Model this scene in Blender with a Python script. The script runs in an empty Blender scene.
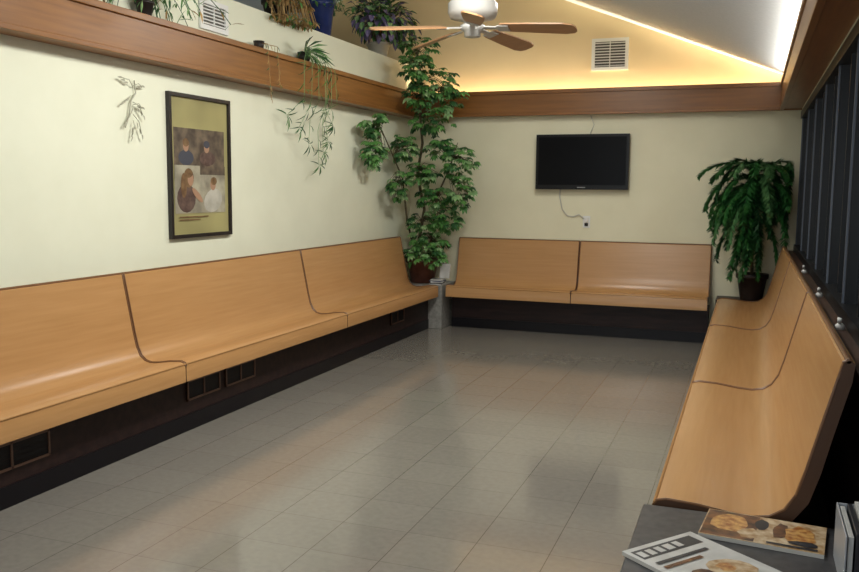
import bpy, math, random, bmesh
from mathutils import Vector, Matrix
random.seed(7)
sc=bpy.context.scene
sc.view_settings.view_transform='Standard'
sc.view_settings.look='None'

# ---------------------------------------------------------------- materials
def nt(name):
    m=bpy.data.materials.new(name); m.use_nodes=True
    t=m.node_tree; b=t.nodes['Principled BSDF']; return m,t,b
def plain(name,col,rough=.5,metal=0,spec=.5,emit=None,es=0):
    m,t,b=nt(name)
    b.inputs['Base Color'].default_value=(*col,1); b.inputs['Roughness'].default_value=rough
    b.inputs['Metallic'].default_value=metal; b.inputs['Specular IOR Level'].default_value=spec
    if emit: b.inputs['Emission Color'].default_value=(*emit,1); b.inputs['Emission Strength'].default_value=es
    return m
def noisy(name,c1,c2,scale=(5,5,5),rough=.6,detail=4,lo=.35,hi=.65,bump=0,spec=.4,nscale=1.0):
    m,t,b=nt(name); N=t.nodes; L=t.links
    tc=N.new('ShaderNodeTexCoord'); mp=N.new('ShaderNodeMapping'); mp.inputs['Scale'].default_value=scale
    no=N.new('ShaderNodeTexNoise'); no.inputs['Scale'].default_value=nscale; no.inputs['Detail'].default_value=detail
    cr=N.new('ShaderNodeValToRGB'); cr.color_ramp.elements[0].position=lo; cr.color_ramp.elements[1].position=hi
    cr.color_ramp.elements[0].color=(*c1,1); cr.color_ramp.elements[1].color=(*c2,1)
    L.new(tc.outputs['Object'],mp.inputs['Vector']); L.new(mp.outputs[0],no.inputs['Vector'])
    L.new(no.outputs['Fac'],cr.inputs['Fac']); L.new(cr.outputs['Color'],b.inputs['Base Color'])
    b.inputs['Roughness'].default_value=rough; b.inputs['Specular IOR Level'].default_value=spec
    return m
def wood(name,c1,c2,axis,rough=.35,spec=.45):
    s=[45,45,45]; s[axis]=2.2
    return noisy(name,c1,c2,tuple(s),rough,5,.2,.8,0,spec)
OAK1=(.43,.228,.088); OAK2=(.50,.275,.112)
oakY=wood('oak_y',OAK1,OAK2,1,.27); oakX=wood('oak_x',OAK1,OAK2,0,.27)
TR1=(.165,.064,.015); TR2=(.28,.118,.028)
trimY=wood('trimwood_y',TR1,TR2,1,.35); trimX=wood('trimwood_x',TR1,TR2,0,.35)
edgeM=plain('bench_edge',(.17,.075,.028),.4)
endM=plain('bench_end',(.07,.03,.013),.45)
wallM=noisy('wall_paint',(.75,.76,.60),(.78,.79,.63),(3,3,3),.55,3)
wallB=noisy('wall_paint_far',(.76,.72,.52),(.79,.75,.55),(3,3,3),.55,3)
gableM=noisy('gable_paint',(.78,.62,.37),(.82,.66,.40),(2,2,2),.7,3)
ceilM=noisy('ceiling_paint',(.70,.78,.90),(.75,.83,.95),(40,40,40),.8,5)
kickM=noisy('kick_panel',(.016,.008,.008),(.030,.015,.013),(3,20,20),.45,4,spec=.25)
blackM=plain('black_base',(.006,.005,.007),.4,0,.25)
whiteP=plain('white_paint',(.75,.75,.72),.45)
darkM=plain('dark_slot',(.02,.02,.02),.7)
def floor_mat():
    m,t,b=nt('vinyl_tile'); N=t.nodes; L=t.links
    tc=N.new('ShaderNodeTexCoord'); mp=N.new('ShaderNodeMapping'); mp.inputs['Location'].default_value=(.425,.1,0)
    L.new(tc.outputs['Object'],mp.inputs[0])
    def brick(w,h,c1,c2,mo,ms):
        br=N.new('ShaderNodeTexBrick'); br.offset=0; br.squash=1
        br.inputs['Scale'].default_value=1; br.inputs['Brick Width'].default_value=w; br.inputs['Row Height'].default_value=h
        br.inputs['Mortar Size'].default_value=ms; br.inputs['Mortar Smooth'].default_value=.3; br.inputs['Bias'].default_value=0
        br.inputs['Color1'].default_value=(*c1,1); br.inputs['Color2'].default_value=(*c2,1); br.inputs['Mortar'].default_value=(*mo,1)
        L.new(mp.outputs[0],br.inputs['Vector']); return br
    a=brick(.335,.335,(.215,.198,.172),(.232,.214,.186),(.160,.145,.122),.0022)
    c=brick(.335,60,(1,1,1),(1,1,1),(.72,.69,.65),.0024)
    no=N.new('ShaderNodeTexNoise'); no.inputs['Scale'].default_value=30; no.inputs['Detail'].default_value=6
    mr=N.new('ShaderNodeMapRange'); mr.inputs['From Min'].default_value=.3; mr.inputs['From Max'].default_value=.7
    mr.inputs['To Min'].default_value=.93; mr.inputs['To Max'].default_value=1.05
    mx=N.new('ShaderNodeVectorMath'); mx.operation='SCALE'; mu=N.new('ShaderNodeVectorMath'); mu.operation='MULTIPLY'
    L.new(tc.outputs['Object'],no.inputs['Vector'])
    L.new(a.outputs['Color'],mu.inputs[0]); L.new(c.outputs['Color'],mu.inputs[1])
    L.new(no.outputs['Fac'],mr.inputs['Value']); L.new(mu.outputs[0],mx.inputs[0]); L.new(mr.outputs[0],mx.inputs['Scale'])
    L.new(mx.outputs[0],b.inputs['Base Color'])
    b.inputs['Roughness'].default_value=.12; b.inputs['Specular IOR Level'].default_value=.95
    return m
floorM=floor_mat()

# ---------------------------------------------------------------- mesh builder
class MB:
    def __init__(s): s.v=[]; s.f=[]; s.m=[]; s.sm=[]; s.mats=[]
    def mi(s,mat):
        if mat not in s.mats: s.mats.append(mat)
        return s.mats.index(mat)
    def add(s,vs,fs,mat,smooth=False):
        o=len(s.v); s.v+= [tuple(p) for p in vs]; k=s.mi(mat)
        for f in fs: s.f.append(tuple(i+o for i in f)); s.m.append(k); s.sm.append(smooth)
    def box(s,a,b,mat,M=None):
        x0,y0,z0=a; x1,y1,z1=b
        vs=[Vector(p) for p in [(x0,y0,z0),(x1,y0,z0),(x1,y1,z0),(x0,y1,z0),(x0,y0,z1),(x1,y0,z1),(x1,y1,z1),(x0,y1,z1)]]
        if M: vs=[M@p for p in vs]
        s.add(vs,[(0,3,2,1),(4,5,6,7),(0,1,5,4),(1,2,6,5),(2,3,7,6),(3,0,4,7)],mat)
    def quad(s,ps,mat): s.add(ps,[tuple(range(len(ps)))],mat)
    def tube(s,pts,r,mat,n=6,smooth=True):
        pts=[Vector(p) for p in pts]; k=len(pts)
        rs=r if isinstance(r,(list,tuple)) else [r]*k
        vs=[];fs=[]; ref=Vector((.31,.17,.93))
        for i,p in enumerate(pts):
            d=(pts[min(i+1,k-1)]-pts[max(i-1,0)])
            if d.length<1e-9: d=Vector((0,0,1))
            d.normalize(); a=d.cross(ref)
            if a.length<.05: a=d.cross(Vector((1,0,0)))
            a.normalize(); b=d.cross(a)
            for j in range(n):
                t=2*math.pi*j/n; vs.append(p+(a*math.cos(t)+b*math.sin(t))*rs[i])
        for i in range(k-1):
            for j in range(n):
                j2=(j+1)%n; fs.append((i*n+j,i*n+j2,(i+1)*n+j2,(i+1)*n+j))
        fs.append(tuple(range(n))[::-1]); fs.append(tuple((k-1)*n+j for j in range(n)))
        s.add(vs,fs,mat,smooth)
    def lathe(s,c,prof,mat,n=24,smooth=True,M=None):
        c=Vector(c); vs=[];fs=[]
        for r,z in prof:
            for j in range(n):
                t=2*math.pi*j/n; p=Vector((r*math.cos(t),r*math.sin(t),z)); 
                if M: p=M@p
                vs.append(c+p)
        for i in range(len(prof)-1):
            for j in range(n):
                j2=(j+1)%n; fs.append((i*n+j,i*n+j2,(i+1)*n+j2,(i+1)*n+j))
        fs.append(tuple(range(n))[::-1]); fs.append(tuple((len(prof)-1)*n+j for j in range(n)))
        s.add(vs,fs,mat,smooth)
    def leaf(s,p,d,up,L,W,mat,fold=.15,droop=.2):
        p=Vector(p); d=Vector(d).normalized(); side=d.cross(up)
        if side.length<.01: side=d.cross(Vector((1,.2,0)))
        side.normalize(); nrm=side.cross(d)
        a=p+d*L*.35+side*W*.5+nrm*W*fold; b=p+d*L*.35-side*W*.5+nrm*W*fold
        a2=p+d*L*.7+side*W*.38-nrm*L*droop*.3; b2=p+d*L*.7-side*W*.38-nrm*L*droop*.3
        m1=p+d*L*.35; m2=p+d*L*.7-nrm*L*droop*.5; tip=p+d*L-nrm*L*droop
        s.add([p,a,m1,b,a2,m2,b2,tip],[(0,1,2),(0,2,3),(1,4,5,2),(2,5,6,3),(4,7,5),(5,7,6)],mat,False)
    def obj(s,name,bevel=0):
        me=bpy.data.meshes.new(name); me.from_pydata(s.v,[],s.f)
        for m in s.mats: me.materials.append(m)
        me.polygons.foreach_set('material_index',s.m); me.polygons.foreach_set('use_smooth',s.sm); me.update()
        o=bpy.data.objects.new(name,me); sc.collection.objects.link(o)
        if bevel:
            bv=o.modifiers.new('bev','BEVEL'); bv.width=bevel; bv.segments=2; bv.limit_method='ANGLE'
        return o
def boxo(name,a,b,mat,bevel=0):
    m=MB(); m.box(a,b,mat); return m.obj(name,bevel)

# ---------------------------------------------------------------- room
XL=-3.84; XR=.43; YB=9.62; YR=-2.2
TB=2.416; TT=2.672; PT=3.03; OL=-6.2
def roofz(x): return 2.80+.39*(.161-x)
RX=-3.6; RZ=roofz(RX)
boxo('floor',(OL,YR-.1,-.06),(XR+.12,YB+.12,0),floorM)
boxo('wall_left',(XL-.14,YR,0),(XL,YB,PT),wallM)
boxo('floor_loft',(OL,YR,PT-.06),(XL-.14,YB,PT-.001),wallM)
boxo('wall_back',(OL,YB,0),(XR+.12,YB+.12,TB+.05),wallB)
g=MB(); z0=TB+.05
fr=[(OL,YB,z0),(XR+.12,YB,z0),(XR+.12,YB,roofz(XR+.12)+.03),(RX,YB,RZ+.03),(OL,YB,RZ-.39*(RX-OL)+.03)]
bk=[(x,y+.12,z) for x,y,z in fr]
g.add(fr+bk,[(0,1,2,3,4),(9,8,7,6,5),(0,5,6,1),(1,6,7,2),(2,7,8,3),(3,8,9,4),(4,9,5,0)],gableM); g.obj('wall_back_gable')
g=MB(); zl=RZ-.39*(RX-OL)
ps=[(XR+.12,roofz(XR+.12)),(RX,RZ),(OL,zl)]
for (xa,za),(xb,zb) in zip(ps[:-1],ps[1:]):
    v=[(xa,YR,za),(xb,YR,zb),(xb,YB+.1,zb),(xa,YB+.1,za),(xa,YR,za+.08),(xb,YR,zb+.08),(xb,YB+.1,zb+.08),(xa,YB+.1,za+.08)]
    g.add(v,[(0,3,2,1),(4,5,6,7),(0,1,5,4),(1,2,6,5),(2,3,7,6),(3,0,4,7)],ceilM)
g.obj('ceiling')
boxo('wall_left_upper',(OL-.1,YR,PT-.06),(OL,YB,zl+.05),gableM)
boxo('wall_rear',(OL,YR-.1,0),(XR+.12,YR,RZ+.1),wallM)
panelM=noisy('dark_panel',(.04,.02,.013),(.07,.035,.022),(20,3,20),.5,4)
boxo('wall_right',(XR,YR,0),(XR+.12,YB,.98),panelM)
boxo('wall_right_header',(XR,YR,TB-.02),(XR+.12,YB,roofz(XR)+.05),wallM)
frameM=plain('window_frame',(.008,.009,.011),.35,0,.4)
mull=plain('window_mullion',(.12,.14,.18),.4,0,.3)
glassM=plain('night_glass',(.006,.008,.012),.05,0,.6)
yy=YR; k=1; W=.98
while yy<YB-.02:
    y1=min(yy+W,YB)
    m=MB()
    m.box((XR+.07,yy,.98),(XR+.09,y1,TB-.02),glassM)
    for a,b in ((yy,yy+.03),(y1-.03,y1)): m.box((XR+.02,a,.98),(XR+.07,b,TB-.02),frameM)
    m.box((XR-.005,yy,.98),(XR+.07,y1,1.05),frameM); m.box((XR-.005,yy,TB-.09),(XR+.07,y1,TB-.02),frameM)
    ym=(yy+y1)/2
    m.box((XR+.03,ym-.006,1.05),(XR+.07,ym+.006,TB-.09),frameM)
    m.box((XR+.01,yy-.004,1.05),(XR+.02,yy+.006,TB-.09),mull)
    m.obj('window_%d'%k); k+=1; yy=y1
boxo('trim_sill',(XR-.065,YR,.955),(XR,YB,.985),panelM)
m=MB()
m.box((XL,YR,TB),(XL+.15,YB-.12,TT),trimY)
m.box((XL,YR,TT-.03),(XL+.168,YB-.13,TT+.012),trimY); m.box((XL,YR,TB-.012),(XL+.162,YB-.13,TB+.02),trimY)
m.obj('trim_left',.004)
m=MB()
m.box((XL,YB-.12,TB),(XR,YB-.095,TT),trimX); m.box((XL,YB-.095,TB),(XR,YB,TB+.02),trimX)
m.box((XL,YB-.135,TT-.03),(XR,YB-.09,TT+.012),trimX); m.box((XL,YB-.13,TB-.012),(XR,YB-.09,TB+.02),trimX)
m.obj('trim_back',.004)
XT=.23
m=MB()
m.box((XT,YR,TB),(XT+.025,YB-.13,TT),trimY); m.box((XT+.025,YR,TB),(XR,YB-.13,TB+.02),trimY)
m.box((XT-.015,YR,TT-.03),(XT+.03,YB-.13,TT+.012),trimY); m.box((XT-.01,YR,TB-.012),(XT+.03,YB-.13,TB+.02),trimY)
m.obj('trim_right',.004)

# ---------------------------------------------------------------- benches
TOP=[(0,.375),(0,.475),(.01,.495),(.035,.503),(.12,.497),(.2,.483),(.26,.478),(.305,.488),(.342,.518),(.368,.57),(.388,.65),(.415,.78),(.45,.95),(.462,1.01)]
BOT=[(.475,1.02),(.49,1.01),(.485,.95),(.45,.78),(.425,.65),(.40,.55),(.36,.48),(.31,.445),(.26,.435),(.06,.435),(.04,.375)]
def bench(side,front,s0,s1,ds=1.0,zs=0):
    def P(s,d,z):
        d*=ds; z+=zs*max(0,(z-.5)/.5)
        return {'L':(front-d,s,z),'B':(s,front+d,z),'R':(front+d,s,z)}[side]
    mat=oakX if side=='B' else oakY
    m=MB(); prof=TOP+BOT; n=len(prof); a=s0+.004; b=s1-.004
    vs=[P(a,d,z) for d,z in prof]+[P(b,d,z) for d,z in prof]
    fs=[(i,(i+1)%n,n+(i+1)%n,n+i) for i in range(n)]
    m.add(vs,fs,mat,True)
    m.add(vs[:n],[tuple(range(n))],endM); m.add(vs[n:],[tuple(range(n))[::-1]],endM)
    for s in (a+.004,b-.004):
        m.tube([P(s,d,z+.002) for d,z in TOP[1:]]+[P(s,.475,1.022)],.0055,edgeM,6)
    m.tube([P(a,.474,1.017),P(b,.474,1.017)],.009,edgeM,8)
    m.tube([P(a,.004,.49),P(b,.004,.49)],.006,mat,6)
    o=m.obj('wooden_bench'); me=o.data
    bm=bmesh.new(); bm.from_mesh(me); bmesh.ops.recalc_face_normals(bm,faces=bm.faces); bm.to_mesh(me); bm.free()
    es=o.modifiers.new('es','EDGE_SPLIT'); es.split_angle=math.radians(40)
for a,b in ((-.2,2.12),(2.12,4.43),(4.43,6.74),(6.74,9.08)): bench('L',-3.27,a,b,1,.02)
for a,b in ((-3.2,-1.775),(-1.775,-.37)): bench('B',9.12,a,b)
for a,b in ((3.06,5.1),(5.1,7.33),(7.33,9.2)): bench('R',-.28,a,b,1.27,.03)
def kick(name,a,b,base_a,base_b):
    m=MB(); m.box(a,b,kickM); m.box(base_a,base_b,blackM); m.obj(name)
kick('baseboard_left',(XL,-.2,0),(-3.40,9.10,.375),(-3.40,-.2,0),(-3.392,9.10,.11))
kick('baseboard_back',(-3.2,9.36,0),(-.37,YB,.375),(-3.2,9.352,0),(-.37,9.36,.11))
kick('baseboard_right',(-.10,3.1,0),(.22,9.18,.375),(-.108,3.1,0),(-.10,9.18,.11))
copper=plain('register_frame',(.12,.06,.038),.4)
def register(y0,y1,z0,z1):
    m=MB(); x=-3.385; t=.012
    m.box((x-.014,y0,z0),(x-.006,y1,z1),blackM)
    m.box((x-.014,y0,z0),(x,y1,z0+t),copper); m.box((x-.014,y0,z1-t),(x,y1,z1),copper)
    ym=(y0+y1)/2
    for y in (y0,ym-t/2,y1-t): m.box((x-.014,y,z0),(x,y+t,z1),copper)
    for i in range(1,5):
        z=z0+(z1-z0)*i/5; m.box((x-.012,y0,z-.0015),(x-.006,y1,z+.0015),kickM)
    m.obj('floor_vent_register')
register(2.92,3.42,.19,.33); register(4.60,4.97,.20,.335); register(5.04,5.42,.20,.335); register(8.0,8.35,.20,.335)

greyM=noisy('grey_laminate',(.23,.22,.20),(.32,.31,.28),(30,30,30),.5)
boxo('corner_plant_stand',(XL+.01,9.12,0),(-3.245,YB-.01,.50),greyM,.006)
boxo('corner_plant_stand',(-.30,9.23,0),(XR-.09,YB-.01,.48),kickM,.006)

# ---------------------------------------------------------------- TV
scr=plain('tv_screen',(.003,.003,.004),.25,0,.08); tvb=plain('tv_bezel',(.006,.006,.007),.3,0,.2)
m=MB()
x0,x1,za,zb=-2.285,-1.262,1.592,2.196; yf=9.53
m.box((x0,yf,za),(x1,yf+.05,zb),tvb); m.box((x0+.03,yf-.003,za+.05),(x1-.03,yf,zb-.03),scr)
m.box((x0+.3,yf+.05,za+.15),(x1-.3,YB-.002,zb-.15),tvb); m.box((x0+.47,yf-.004,za+.018),(x0+.56,yf,za+.028),plain('tv_logo',(.3,.3,.3),.3))
m.obj('wall_mounted_television',.004)
m=MB(); cord=plain('cord',(.55,.53,.48),.5)
pts=[(-2.02,9.60,1.61),(-2.02,9.605,1.50),(-1.99,9.605,1.37),(-1.93,9.605,1.30),(-1.86,9.605,1.29),(-1.80,9.605,1.315),(-1.74,9.60,1.27)]
m.tube(pts,.006,cord,6)
m.tube([(-1.70,9.605,2.40),(-1.66,9.608,2.3),(-1.70,9.608,2.2)],.004,cord,5)
m.obj('television_cord')
m=MB(); m.box((-1.755,YB-.010,1.17),(-1.675,YB-.002,1.30),whiteP); m.box((-1.735,YB-.045,1.235),(-1.695,YB-.010,1.285),whiteP)
m.box((-1.735,YB-.012,1.185),(-1.695,YB-.010,1.22),darkM); m.obj('wall_outlet')

slotM=plain('grille_slot',(.09,.085,.075),.7)
def louver(name,P,w,h,n):
    m=MB()
    def bx(u0,u1,v0,v1,d0,d1,mat):
        vs=[P(u,v,d) for d in (d0,d1) for (u,v) in ((u0,v0),(u1,v0),(u1,v1),(u0,v1))]
        m.add(vs,[(0,3,2,1),(4,5,6,7),(0,1,5,4),(1,2,6,5),(2,3,7,6),(3,0,4,7)],mat)
    bx(0,w,0,h,.001,.004,slotM); t=.035
    bx(0,w,0,t,.004,.018,whiteP); bx(0,w,h-t,h,.004,.018,whiteP); bx(0,t,t,h-t,.004,.018,whiteP); bx(w-t,w,t,h-t,.004,.018,whiteP)
    for i in range(n):
        v=t+(h-2*t)*(i+.5)/n; bx(t,w-t,v-.0045,v+.0045,.004,.014,whiteP)
    bx(w/2-.004,w/2+.004,t,h-t,.004,.016,whiteP)
    m.obj(name)
louver('air_vent_grille',lambda u,v,d:(-1.71+u,YB-d,2.88+v),.395,.34,9)
louver('air_vent_grille',lambda u,v,d:(XL+d,5.45+u,2.745+v),.36,.22,6)

# ---------------------------------------------------------------- framed poster
m=MB(); fy0,fy1,fz0,fz1=5.04,5.79,1.223,2.25; fb=plain('frame_black',(.015,.012,.012),.35)
t=.026; FX=XL+.003
m.box((FX,fy0,fz0),(FX+.03,fy1,fz0+t),fb); m.box((FX,fy0,fz1-t),(FX+.03,fy1,fz1),fb)
m.box((FX,fy0,fz0+t),(FX+.03,fy0+t,fz1-t),fb); m.box((FX,fy1-t,fz0+t),(FX+.03,fy1,fz1-t),fb)
matb=noisy('poster_mat',(.22,.20,.09),(.42,.38,.17),(1.5,1.5,1.5),.3,2)
m.box((FX,fy0+t,fz0+t),(FX+.012,fy1-t,fz1-t),matb)
px=[FX+.013]
def patch(y0,y1,z0,z1,mat):
    x=px[0]; px[0]+=.0004
    m.quad([(x,y0,z0),(x,y1,z0),(x,y1,z1),(x,y0,z1)],mat)
def ell(cy,cz,ry,rz,mat,n=16,rot=0):
    x=px[0]; px[0]+=.0004; c=math.cos(rot); s=math.sin(rot); ps=[]
    for i in range(n):
        a=ry*math.cos(2*math.pi*i/n); b=rz*math.sin(2*math.pi*i/n); ps.append((x,cy+a*c-b*s,cz+a*s+b*c))
    m.quad(ps,mat)
pd=noisy('photo_dark',(.06,.045,.035),(.17,.13,.09),(11,11,11),.4,6)
pg=noisy('photo_grey',(.22,.20,.15),(.42,.39,.29),(7,7,7),.4,5); skin=plain('photo_skin',(.36,.21,.13),.5); coat=noisy('photo_coat',(.07,.04,.035),(.14,.09,.07),(20,20,20),.5)
hair=noisy('photo_hair',(.12,.065,.03),(.22,.13,.06),(20,20,20),.5); pale=noisy('photo_pale',(.38,.36,.30),(.50,.48,.41),(10,10,10),.5)
jean=plain('photo_blue',(.05,.055,.075),.5)
patch(fy0+.06,fy1-.07,1.74,2.01,pd)
ell(fy0+.20,1.80,.09,.055,jean); ell(fy0+.20,1.885,.033,.043,skin); ell(fy0+.20,1.908,.037,.03,hair)
ell(fy0+.46,1.80,.10,.055,coat); ell(fy0+.45,1.88,.033,.040,skin); ell(fy0+.45,1.903,.037,.028,jean)
patch(fy0+.06,fy1-.07,1.40,1.745,pg); patch(fy0+.36,fy1-.07,1.68,1.745,pd)
ell(fy0+.52,1.49,.12,.085,pale,rot=.3); ell(fy0+.52,1.61,.035,.045,skin); ell(fy0+.53,1.635,.04,.03,hair)
ell(fy0+.19,1.51,.11,.105,coat); ell(fy0+.22,1.655,.06,.07,hair); ell(fy0+.16,1.60,.035,.09,hair); ell(fy0+.240,1.645,.035,.047,skin)
ell(fy0+.225,1.68,.042,.023,hair,rot=.2); ell(fy0+.32,1.53,.025,.08,skin,rot=.9)
for i,z in enumerate((1.37,1.35)): patch(fy0+.1,fy0+.45-.1*i,z,z+.008,hair)
m.obj('framed_poster')

# ---------------------------------------------------------------- plants
def gm(name,c1,c2): return noisy(name,c1,c2,(12,12,12),.4,3)
G1=gm('leaf_green',(.045,.15,.035),(.12,.29,.07)); G2=gm('leaf_dark',(.018,.07,.022),(.05,.15,.045)); G3=gm('leaf_light',(.16,.31,.12),(.30,.45,.20))
stemM=noisy('stem',(.06,.05,.025),(.13,.10,.05),(20,20,20),.7); soil=plain('soil',(.03,.02,.015),.9)
drym=noisy('dry_leaf',(.28,.17,.06),(.46,.30,.12),(15,15,15),.7); purp=gm('leaf_purple',(.08,.06,.14),(.22,.18,.32))
potT=noisy('pot_brown',(.08,.03,.02),(.15,.055,.035),(5,5,5),.4); potB=noisy('pot_blue',(.010,.022,.10),(.02,.04,.17),(6,6,6),.25); potD=noisy('pot_dark',(.012,.008,.007),(.03,.02,.016),(6,6,6),.5)
potW=noisy('pot_cream',(.45,.42,.34),(.55,.52,.42),(6,6,6),.5)
def pot(m,c,r,h,mat):
    m.lathe(c,[(r*.68,0),(r*.72,.01),(r*.95,h*.82),(r*1.05,h*.83),(r*1.07,h),(r*.95,h),(r*.92,h*.9),(.001,h*.89)],mat,28)
    m.lathe((c[0],c[1],c[2]+h*.885),[(r*.9,0),(r*.9,.006)],soil,20)
R=random.uniform
def rdir(zl=-.6,zh=.7):
    a=R(0,2*math.pi); z=R(zl,zh); q=math.sqrt(max(0,1-z*z)); return Vector((q*math.cos(a),q*math.sin(a),z))
def palmate(m,p,d,L,mats,n=6):
    up=Vector((R(-.3,.3),R(-.5,.1),1)).normalized()
    d=Vector(d).normalized(); side=d.cross(up); side.normalize()
    mt=random.choice(mats)
    for i in range(n):
        a=-1.9+3.8*i/(n-1); dd=d*math.cos(a)+side*math.sin(a); 
        m.leaf(p,dd+Vector((0,0,-.25)),up,L*(1-.25*abs(a)/1.9)*R(.85,1.1),L*.46,mt,.1,.25)
def cl(p):
    p=Vector(p)
    if p.z>2.28 and p.z<3.12: p.x=max(p.x,XL+.28)
    else: p.x=max(p.x,XL+.11)
    p.y=min(p.y,9.36); return p
def interp(ps,k=5):
    out=[]
    for a,b in zip(ps[:-1],ps[1:]):
        for i in range(k): out.append(Vector(a).lerp(Vector(b),i/k))
    return out
m=MB(); pc=(-3.56,9.34,.502)
pot(m,pc,.19,.28,potT)
tr=[(-3.56,9.34,.72),(-3.60,9.32,1.0),(-3.53,9.3,1.35),(-3.60,9.25,1.75),(-3.52,9.2,2.1),(-3.52,9.1,2.45),(-3.46,9.0,2.8),(-3.50,8.95,3.1)]
m.tube(tr,[.022,.02,.018,.017,.015,.013,.010,.006],stemM,8)
tr2=[(-3.53,9.36,.72),(-3.42,9.3,1.1),(-3.36,9.25,1.5),(-3.20,9.2,1.8),(-3.1,9.2,2.1)]
m.tube(tr2,[.016,.014,.012,.009,.005],stemM,7)
tr3=[(-3.60,9.3,.72),(-3.70,9.2,1.2),(-3.68,9.0,1.7),(-3.70,8.7,2.0),(-3.68,8.35,2.25)]
m.tube(tr3,[.014,.012,.010,.008,.005],stemM,7)
clumps=[((-3.50,8.95,3.10),(.22,.2,.16),44),((-3.50,8.8,2.90),(.24,.25,.14),48),((-3.30,9.0,2.74),(.28,.22,.16),60),((-3.46,8.9,2.6),(.20,.2,.14),40),((-3.16,9.1,2.60),(.18,.16,.13),34),
 ((-3.40,9.1,2.38),(.32,.2,.16),60),((-3.68,8.15,2.24),(.06,.16,.14),34),((-3.68,8.25,1.98),(.06,.26,.18),50),((-3.62,8.9,2.05),(.16,.25,.16),48),((-3.30,9.15,2.05),(.20,.2,.14),40),((-3.06,9.15,1.90),(.22,.16,.20),60),((-3.50,9.1,1.76),(.22,.2,.14),50),
 ((-3.02,9.1,1.57),(.16,.16,.20),44),((-3.34,9.15,1.50),(.24,.18,.14),52),((-3.66,8.8,1.62),(.10,.2,.16),34),((-3.20,9.15,1.26),(.20,.16,.14),44),((-3.50,9.2,1.22),(.20,.16,.12),32),((-3.44,9.2,1.0),(.26,.18,.14),60),((-3.38,9.05,.84),(.22,.16,.12),44),((-3.62,9.15,.84),(.12,.14,.10),18)]
allt=interp(tr)+interp(tr2)+interp(tr3)
for c,r,n in clumps:
    c=Vector(c); near=min(allt,key=lambda q:(q-c).length)
    for i in range(n):
        d=rdir(-1,1); q=R(.3,1)**.6
        p=cl(c+Vector((d.x*r[0]*q,d.y*r[1]*q,d.z*r[2]*q)))
        od=Vector((d.x,d.y,-.25+.3*d.z))
        if i%3==0:
            st=near+(c-near)*R(0,.4); mid=(st+p)/2+Vector((0,0,.04)); m.tube([st,mid,p],[.004,.003,.002],stemM,4)
        palmate(m,p,od,R(.06,.10),[G1,G1,G2,G3],random.choice([5,6,7]))
m.obj('potted_umbrella_tree')

def arch(start,az,reach,rise,drop,n=20):
    pts=[]
    for i in range(n+1):
        t=i/n; h=reach*(1-(1-t)**1.7)
        z=start[2]+rise*math.sin(min(1,t*1.9)*math.pi*.5)-drop*max(0,t-.22)**1.35
        pts.append(Vector((start[0]+h*math.cos(az),start[1]+h*math.sin(az)*.8,z)))
    return pts
ND=gm('needle_green',(.015,.085,.022),(.05,.20,.045)); ND2=gm('needle_dark',(.006,.035,.010),(.018,.08,.022)); ND3=gm('needle_mid',(.05,.15,.05),(.12,.28,.10))
m=MB(); bx,by=.04,9.37
pot(m,(bx,by,.483),.15,.27,potD)
trunk=[(bx,by,.72),(bx-.02,by-.03,1.1),(bx+.01,by-.04,1.5),(bx,by-.05,1.82)]
m.tube(trunk,[.018,.016,.013,.008],stemM,8)
XLIM=XR-.05
def frond(pts,mt,Lm,w,dens):
    for p in pts: p.x=min(p.x,XLIM-.05); p.y=min(p.y,YB-.17); p.z=max(p.z,.70)
    m.tube(pts,[.005-.003*k/len(pts) for k in range(len(pts))],ND2,4)
    n=len(pts)
    for i,(a,b) in enumerate(zip(pts[:-1],pts[1:])):
        d=(b-a)
        if d.length<1e-6: continue
        d.normalize(); f=.6+.4*math.sin(math.pi*min(1,(i+2)/n))
        side=d.cross(Vector((0,0,1)))
        if side.length<.15: side=Vector((R(-1,1),R(-1,1),0))
        side.normalize()
        for s in range(dens):
            p=a.lerp(b,s/dens)
            for sg in (-1,1):
                for q in range(2):
                    o=(side*sg+Vector((R(-.5,.5),R(-.5,.5),R(-.6,.25)))).normalized()
                    dd=(d*.7+o*.8).normalized(); L=Lm*R(.7,1.15)*f
                    sd=dd.cross(Vector((R(-.3,.3),R(-.3,.3),1))); sd.normalize(); sd*=w
                    e=p+dd*L; e.x=min(e.x,XLIM); e.y=min(e.y,YB-.02)
                    m.add([p-sd*.6,p+dd*L*.45-sd,e,p+dd*L*.45+sd,p+sd*.6],[(0,1,2,3,4)],mt)
for i in range(30):
    z=R(1.15,1.84); az=i*2.399+R(-.2,.2)
    if math.sin(az)>.35: az=-az
    reach=R(.18,.50)*(1.0 if z>1.4 else .7); rise=R(.02,.12); drop=R(.40,.9)
    frond(arch((bx,by-.05,z),az,reach,rise,drop),random.choice([ND,ND,ND2,ND3]),.10,.010,3)
for i in range(18):
    z=R(1.1,1.72); az=R(2.7,5.6); reach=R(.28,.52); frond(arch((bx,by-.05,z),az,reach,R(.02,.10),R(.40,.85)),random.choice([ND,ND,ND2,ND3]),.105,.011,3)
for az,reach,rise in ((3.3,.56,.10),(3.7,.45,.10),(-.35,.46,.12),(-.9,.46,.08),(4.2,.45,.10),(3.3,.34,.14),(5.0,.40,.10),(-.1,.46,.06),(4.6,.3,.12),(2.9,.45,.06),(5.6,.5,.04)):
    frond(arch((bx,by-.05,1.80),az,reach,rise,.24),random.choice([ND,ND3]),.10,.010,3)
m.obj('potted_norfolk_pine')

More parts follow.
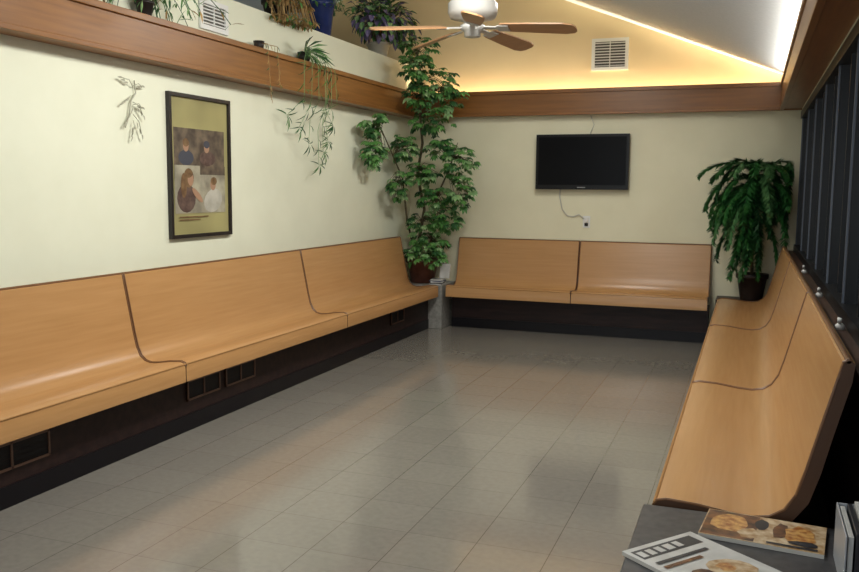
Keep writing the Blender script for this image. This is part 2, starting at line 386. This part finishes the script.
# ledge plants
fx=XL+.175
def fronds(m,b,n,rlo,rhi,up,down,mats,leafL,leafW,xmin=None,dirx=0,per=3,thick=.0028):
    for i in range(n):
        az=R(0,6.28); rc=R(rlo,rhi)
        q=[]
        for k in range(9):
            t=k/8; p=b+Vector((rc*t*math.cos(az)*.7+dirx*t,rc*1.3*t*math.sin(az),up*math.sin(t*2.4)-down*t*t))
            if p.z<PT+.03 and b.z>PT: p.x=max(p.x,XL+.02)
            if xmin is not None: p.x=max(p.x,xmin)
            q.append(p)
        m.tube(q,thick,mats[0],4)
        for p in q[1:]:
            for s in range(per): m.leaf(p,rdir(-.9,.3),Vector((0,0,1)),leafL*R(.7,1.2),leafW,random.choice(mats),.1,.2)
m=MB(); b=Vector((XL+.08,4.75,TT+.014)); pot(m,b,.06,.10,potD)
fronds(m,b+Vector((0,0,.10)),30,.25,.70,.20,.22,[G2,drym,G1,G3],.085,.014,XL+.03,.06,2)
m.obj('trailing_ledge_plant')
m=MB(); b=Vector((XL-.10,6.72,PT)); pot(m,b,.12,.16,potD)
fronds(m,b+Vector((0,0,.16)),80,.10,.26,.28,.36,[drym,drym,drym,G1],.06,.024,None,.16,3)
m.obj('potted_fern')
m=MB(); b=Vector((XL-.13,7.58,PT)); pot(m,b,.15,.33,potB)
fronds(m,b+Vector((0,0,.30)),26,.1,.3,.2,.15,[G1,G2],.07,.03,None,.02,2)
m.obj('plant_in_blue_pot')
m=MB(); b=Vector((XL-.16,9.05,PT)); pot(m,b,.13,.17,potW)
for i in range(620):
    d=rdir(-.7,1); c=b+Vector((.18,-.28,.36)); p=c+Vector((d.x*.30*R(.2,1),d.y*.70*R(.2,1),d.z*.30*R(.2,1)))
    p.y=min(p.y,YB-.1)
    if p.x<XL+.06: p.z=max(p.z,PT+.10)
    p.z=max(p.z,PT)
    if i%4==0: m.tube([b+Vector((0,0,.15)),(b+Vector((0,0,.20))+p)/2+Vector((0,0,.05)),p],.003,stemM,4)
    m.leaf(p,d+Vector((0,0,-.4)),Vector((0,0,1)),R(.07,.12),.06,random.choice([purp,G2,G1,G3,purp]),.15,.3)
m.obj('potted_purple_foliage_plant')
m=MB(); yc=6.90
m.lathe((XL+.075,yc,TT+.014),[(.045,0),(.06,.09),(.055,.09),(.001,.08)],potD,16)
st=Vector((XL+.08,yc,TT+.09))
for dy,zb in ((-.12,2.12),(.02,1.98),(.18,1.80),(.33,2.02),(-.3,2.2),(.42,2.18),(.25,1.92)):
    y=yc+dy*.8
    pts=[st,Vector((XL+.15,yc+dy*.3,TT+.14)),Vector((fx+.03,y,TT-.02)),Vector((fx+.03,y+R(-.05,.05),TB-.06)),Vector((XL+.13,y+R(-.06,.06),(TB+zb)/2)),Vector((XL+.10,yc+dy*1.2,zb))]
    q=interp(pts,4)+[pts[-1]]
    m.tube(q,.0024,G3,4)
    for p in q[4:]:
        if R(0,1)<.75:
            m.leaf(p,Vector((.15,R(-1,1),R(-1,.1))),Vector((1,0,0)),R(.08,.15),.009,random.choice([G1,G2,G2]),.1,.4)
    for s in range(7): m.leaf(q[-1],Vector((.2,R(-1,1),R(-1,.3))),Vector((1,0,0)),R(.08,.14),.010,random.choice([G1,G2]),.1,.5)
for s in range(26):
    d=Vector((R(.2,1),R(-1.2,1.2),R(-.3,.8))); m.leaf(st,d,Vector((0,0,1)),R(.15,.28),.013,random.choice([G1,G2,G3]),.1,.45)
m.obj('hanging_spider_plant')
m=MB()
st=Vector((XL+.08,6.15,TT+.02)); m.lathe((XL+.075,6.15,TT+.014),[(.035,0),(.045,.07),(.001,.06)],potD,14)
for k,(y,zb) in enumerate(((6.1,2.28),(6.25,2.45))):
    pts=interp([st+Vector((0,0,.05)),Vector((fx+.01,y,TT+.05)),Vector((fx+.03,y,TB)),Vector((fx,y+.06,zb))],5)
    m.tube(pts,.0025,drym,4)
    for p in pts[3:]: m.leaf(p,Vector((.2,R(-1,1),-.6)),Vector((1,0,0)),.05,.010,random.choice([G2,drym]),.1,.3)
m.obj('trailing_vine')
m=MB(); b=Vector((XL+.02,4.66,2.14)); gl=noisy('sprig_grey',(.34,.33,.25),(.46,.45,.35),(10,10,10),.7)
m.tube([b+Vector((0,.04,.14)),b+Vector((0,.05,.06)),b,b+Vector((0,-.02,-.09)),b+Vector((0,-.06,-.17))],.005,gl,5)
for oz,a,L in ((.10,2.6,.12),(.10,.4,.08),(.04,3.4,.10),(.0,-.6,.10),(-.04,-2.4,.11),(-.08,-1.0,.12),(-.02,.2,.07),(-.12,-1.9,.08)):
    c=b+Vector((0,.02,oz)); e=c+Vector((.01,math.cos(a)*L,math.sin(a)*L-.02)); mid=(c+e)/2+Vector((.015,0,.015))
    m.tube([c,mid,e],.0028,gl,4)
    for f in (.4,.7,1): m.leaf(c.lerp(e,f),Vector((.1,math.cos(a),math.sin(a)-.5)),Vector((1,0,0)),.045,.014,gl)
m.obj('dried_flower_sprig')

# ---------------------------------------------------------------- ceiling fan
m=MB(); fc=Vector((-1.85,5.78,2.70)); fw=plain('fan_white',(.50,.49,.46),.35); fbl=wood('fan_blade',(.36,.19,.09),(.46,.26,.13),0,.35)
zc=roofz(fc.x)
m.lathe(fc,[(.03,-.075),(.055,-.07),(.06,-.03),(.085,-.02),(.085,.005),(.06,.02),(.07,.04),(.155,.055),(.17,.09),(.17,.15),(.13,.19),(.06,.21),(.025,.25),(.016,.26)],fw,32)
m.tube([fc+Vector((0,0,.25)),(fc.x,fc.y,zc-.02)],.014,fw,12)
m.lathe((fc.x,fc.y,zc-.10),[(.02,0),(.05,.02),(.07,.07),(.075,.13)],fw,24)
for i in range(5):
    a=math.radians(1+72*i); M=Matrix.Translation(fc)@Matrix.Rotation(a,4,'Z')@Matrix.Rotation(math.radians(-15),4,'X')@Matrix.Rotation(math.radians(4.5),4,'Y')
    out=[(.20,-.05),(.24,-.058),(.45,-.070),(.64,-.076),(.70,-.06),(.72,-.03),(.72,.03),(.70,.06),(.64,.076),(.45,.070),(.24,.058),(.20,.05)]
    n=len(out); vs=[M@Vector((x,y,.005)) for x,y in out]+[M@Vector((x,y,-.005)) for x,y in out]
    m.add(vs,[tuple(range(n)),tuple(range(n,2*n))[::-1]]+[(j,n+j,n+(j+1)%n,(j+1)%n) for j in range(n)],fbl)
    m.box((.07,-.018,-.010),(.20,.018,-.002),fw,M); m.box((.18,-.04,-.012),(.26,.04,-.006),fw,M)
m.obj('ceiling_fan')

# ---------------------------------------------------------------- end table & magazines
m=MB(); tt=noisy('table_top',(.035,.035,.038),(.06,.058,.06),(30,30,30),.4)
m.box((-.31,2.30,.455),(.38,3.035,.49),tt); m.box((-.24,2.36,0),(.34,3.0,.455),kickM)
m.obj('end_table',.004)
def magazine(name,c,w,h,rot,z,th,cover,art):
    m=MB(); M=Matrix.Translation((c[0],c[1],z))@Matrix.Rotation(math.radians(rot),4,'Z')
    page=plain('pages',(.5,.48,.44),.6)
    m.box((-w/2,-h/2,0),(w/2,h/2,th-.001),page,M); m.box((-w/2,-h/2,th-.001),(w/2,h/2,th),cover,M)
    k=0
    for a in art:
        k+=1; zz=th+.0003*k
        if a[0]=='r':
            _,x0,y0,x1,y1,mt=a; m.quad([M@Vector(p) for p in ((x0*w,y0*h,zz),(x1*w,y0*h,zz),(x1*w,y1*h,zz),(x0*w,y1*h,zz))],mt)
        else:
            _,cx,cy,rx,ry,mt=a; m.quad([M@Vector((cx*w+rx*w*math.cos(i*.449)*R(.75,1.1),cy*h+ry*h*math.sin(i*.449)*R(.8,1.1),zz)) for i in range(14)],mt)
    m.obj(name)
ink=plain('ink',(.02,.02,.025),.4); orange=noisy('print_orange',(.30,.10,.02),(.62,.36,.12),(45,45,45),.3); cream=noisy('paper_white',(.48,.48,.46),(.60,.60,.58),(12,12,12),.35)
brown=noisy('print_brown',(.04,.015,.01),(.22,.09,.03),(22,22,22),.3); bluei=plain('print_blue',(.06,.09,.16),.35); tan=noisy('print_tan',(.35,.20,.08),(.62,.50,.34),(30,30,30),.35)
magazine('open_magazine',(.085,2.895),.37,.235,-6,.4905,.014,tan,[('r',-.49,-.48,-.05,.48,brown),('e',-.28,.05,.18,.34,orange),('e',-.10,-.22,.10,.2,tan),('e',-.02,.18,.06,.22,ink),('e',.14,.05,.07,.30,brown),('e',.30,.0,.14,.36,orange),('e',.34,-.28,.12,.1,ink),('r',.05,-.46,.45,-.40,ink)])
magazine('magazine',(-.07,2.56),.30,.40,52,.4905,.012,cream,[('r',-.45,.3,.4,.45,ink),('r',-.42,.33,-.34,.42,cream),('r',-.30,.33,-.22,.42,cream),('r',-.18,.33,-.10,.42,cream),('r',-.06,.33,.04,.42,cream),('r',.08,.33,.16,.42,cream),
  ('r',-.42,.18,.3,.22,ink),('r',-.42,.10,.1,.14,brown),('e',.12,-.15,.24,.20,tan),('e',-.22,-.12,.13,.12,brown),('e',.1,-.1,.1,.08,orange),('r',-.42,-.40,.1,-.36,ink)])
m=MB(); ac=plain('holder_white',(.36,.38,.41),.3)
m.box((.285,2.52,.491),(.36,2.80,.498),ac); m.box((.354,2.52,.498),(.36,2.80,.70),ac); m.box((.285,2.52,.498),(.290,2.80,.66),ac); m.box((.290,2.794,.498),(.354,2.80,.66),ac)
for i in range(3): m.box((.294+i*.019,2.535,.499),(.308+i*.019,2.785,.655+.01*i),[cream,ink,cream][i])
m.obj('magazine_holder',.002)
m=MB()
for i in range(5):
    M=Matrix.Translation((-3.33,9.22,.502+i*.012))@Matrix.Rotation(R(-.2,.2),4,'Z'); m.box((-.07,-.09,0),(.07,.09,.011),[cream,ink,cream,bluei,cream][i],M)
M=Matrix.Translation((-3.28,9.30,.565))@Matrix.Rotation(math.radians(-15),4,'X'); m.box((-.06,0,0),(.06,.02,.17),cream,M)
m.obj('magazine_stack')
for y in (7.0,5.45,4.2):
    m=MB(); x=XR-.035
    m.lathe((x,y,.986),[(.022,0),(.020,.018),(.01,.028)],whiteP,14)
    m.tube([(x,y,1.008),(x-.01,y-.04,1.04),(x-.015,y-.12,1.035),(x-.015,y-.15,1.05)],[.007,.006,.006,.009],whiteP,8)
    m.obj('window_crank_handle')

# ---------------------------------------------------------------- lights
def area(name,loc,rot,sx,sy,pw,col):
    l=bpy.data.lights.new(name,'AREA'); l.shape='RECTANGLE'; l.size=sx; l.size_y=sy; l.energy=pw; l.color=col
    o=bpy.data.objects.new(name,l); o.location=loc; o.rotation_euler=rot; sc.collection.objects.link(o); return o
lens=plain('fill_lamp_lens',(.8,.8,.8),.4,0,.3,(1,.98,.93),1.5)  # glowing lens for the added ceiling fixtures
sl=math.atan(.39)
for x,y,pw in ((-1.5,1.2,28),(-1.5,4.4,82),(-1.5,7.3,34)):  # unseen fixtures added out of view to light the room and back wall
    z=roofz(x)
    M=Matrix.Translation((x,y,z-.01))@Matrix.Rotation(sl,4,'Y')
    m=MB(); m.box((-.3,-.6,-.08),(.3,.6,0),whiteP,M); m.box((-.27,-.57,-.085),(.27,.57,-.08),lens,M); m.obj('ceiling_fill_fixture')
    area('ceiling_fill_lamp',(x,y,z-.19),(0,sl,0),.5,1.1,pw,(1,.99,.93))
area('rear_fill_light',(-1.7,YR+.15,1.75),(math.radians(90),0,0),3.6,1.7,55,(.84,.92,1))  # cool fill added behind the camera; the rear wall has no window
area('cove_right_lamp',(XT+.09,5.6,TT-.03),(math.radians(180),math.radians(-50),0),.06,7.4,62,(1,.92,.76))
area('cove_back_lamp',((XL+XR)/2,YB-.048,TB+.06),(math.radians(180),0,0),3.8,.04,46,(1,.80,.48))
w=bpy.data.worlds.new('world'); sc.world=w; w.use_nodes=True
w.node_tree.nodes['Background'].inputs[0].default_value=(.5,.6,.8,1); w.node_tree.nodes['Background'].inputs[1].default_value=.15

# ---------------------------------------------------------------- camera
cam=bpy.data.cameras.new('camera'); co=bpy.data.objects.new('camera',cam); sc.collection.objects.link(co)
cam.sensor_width=36; cam.lens=860/859*36; cam.clip_start=.05
co.matrix_world=Matrix.Translation((0,0,1.6))@Matrix.Rotation(math.radians(20.4),4,'Z')@Matrix.Rotation(math.radians(90-6.53),4,'X')@Matrix.Rotation(.0083,4,'Z')
sc.camera=co
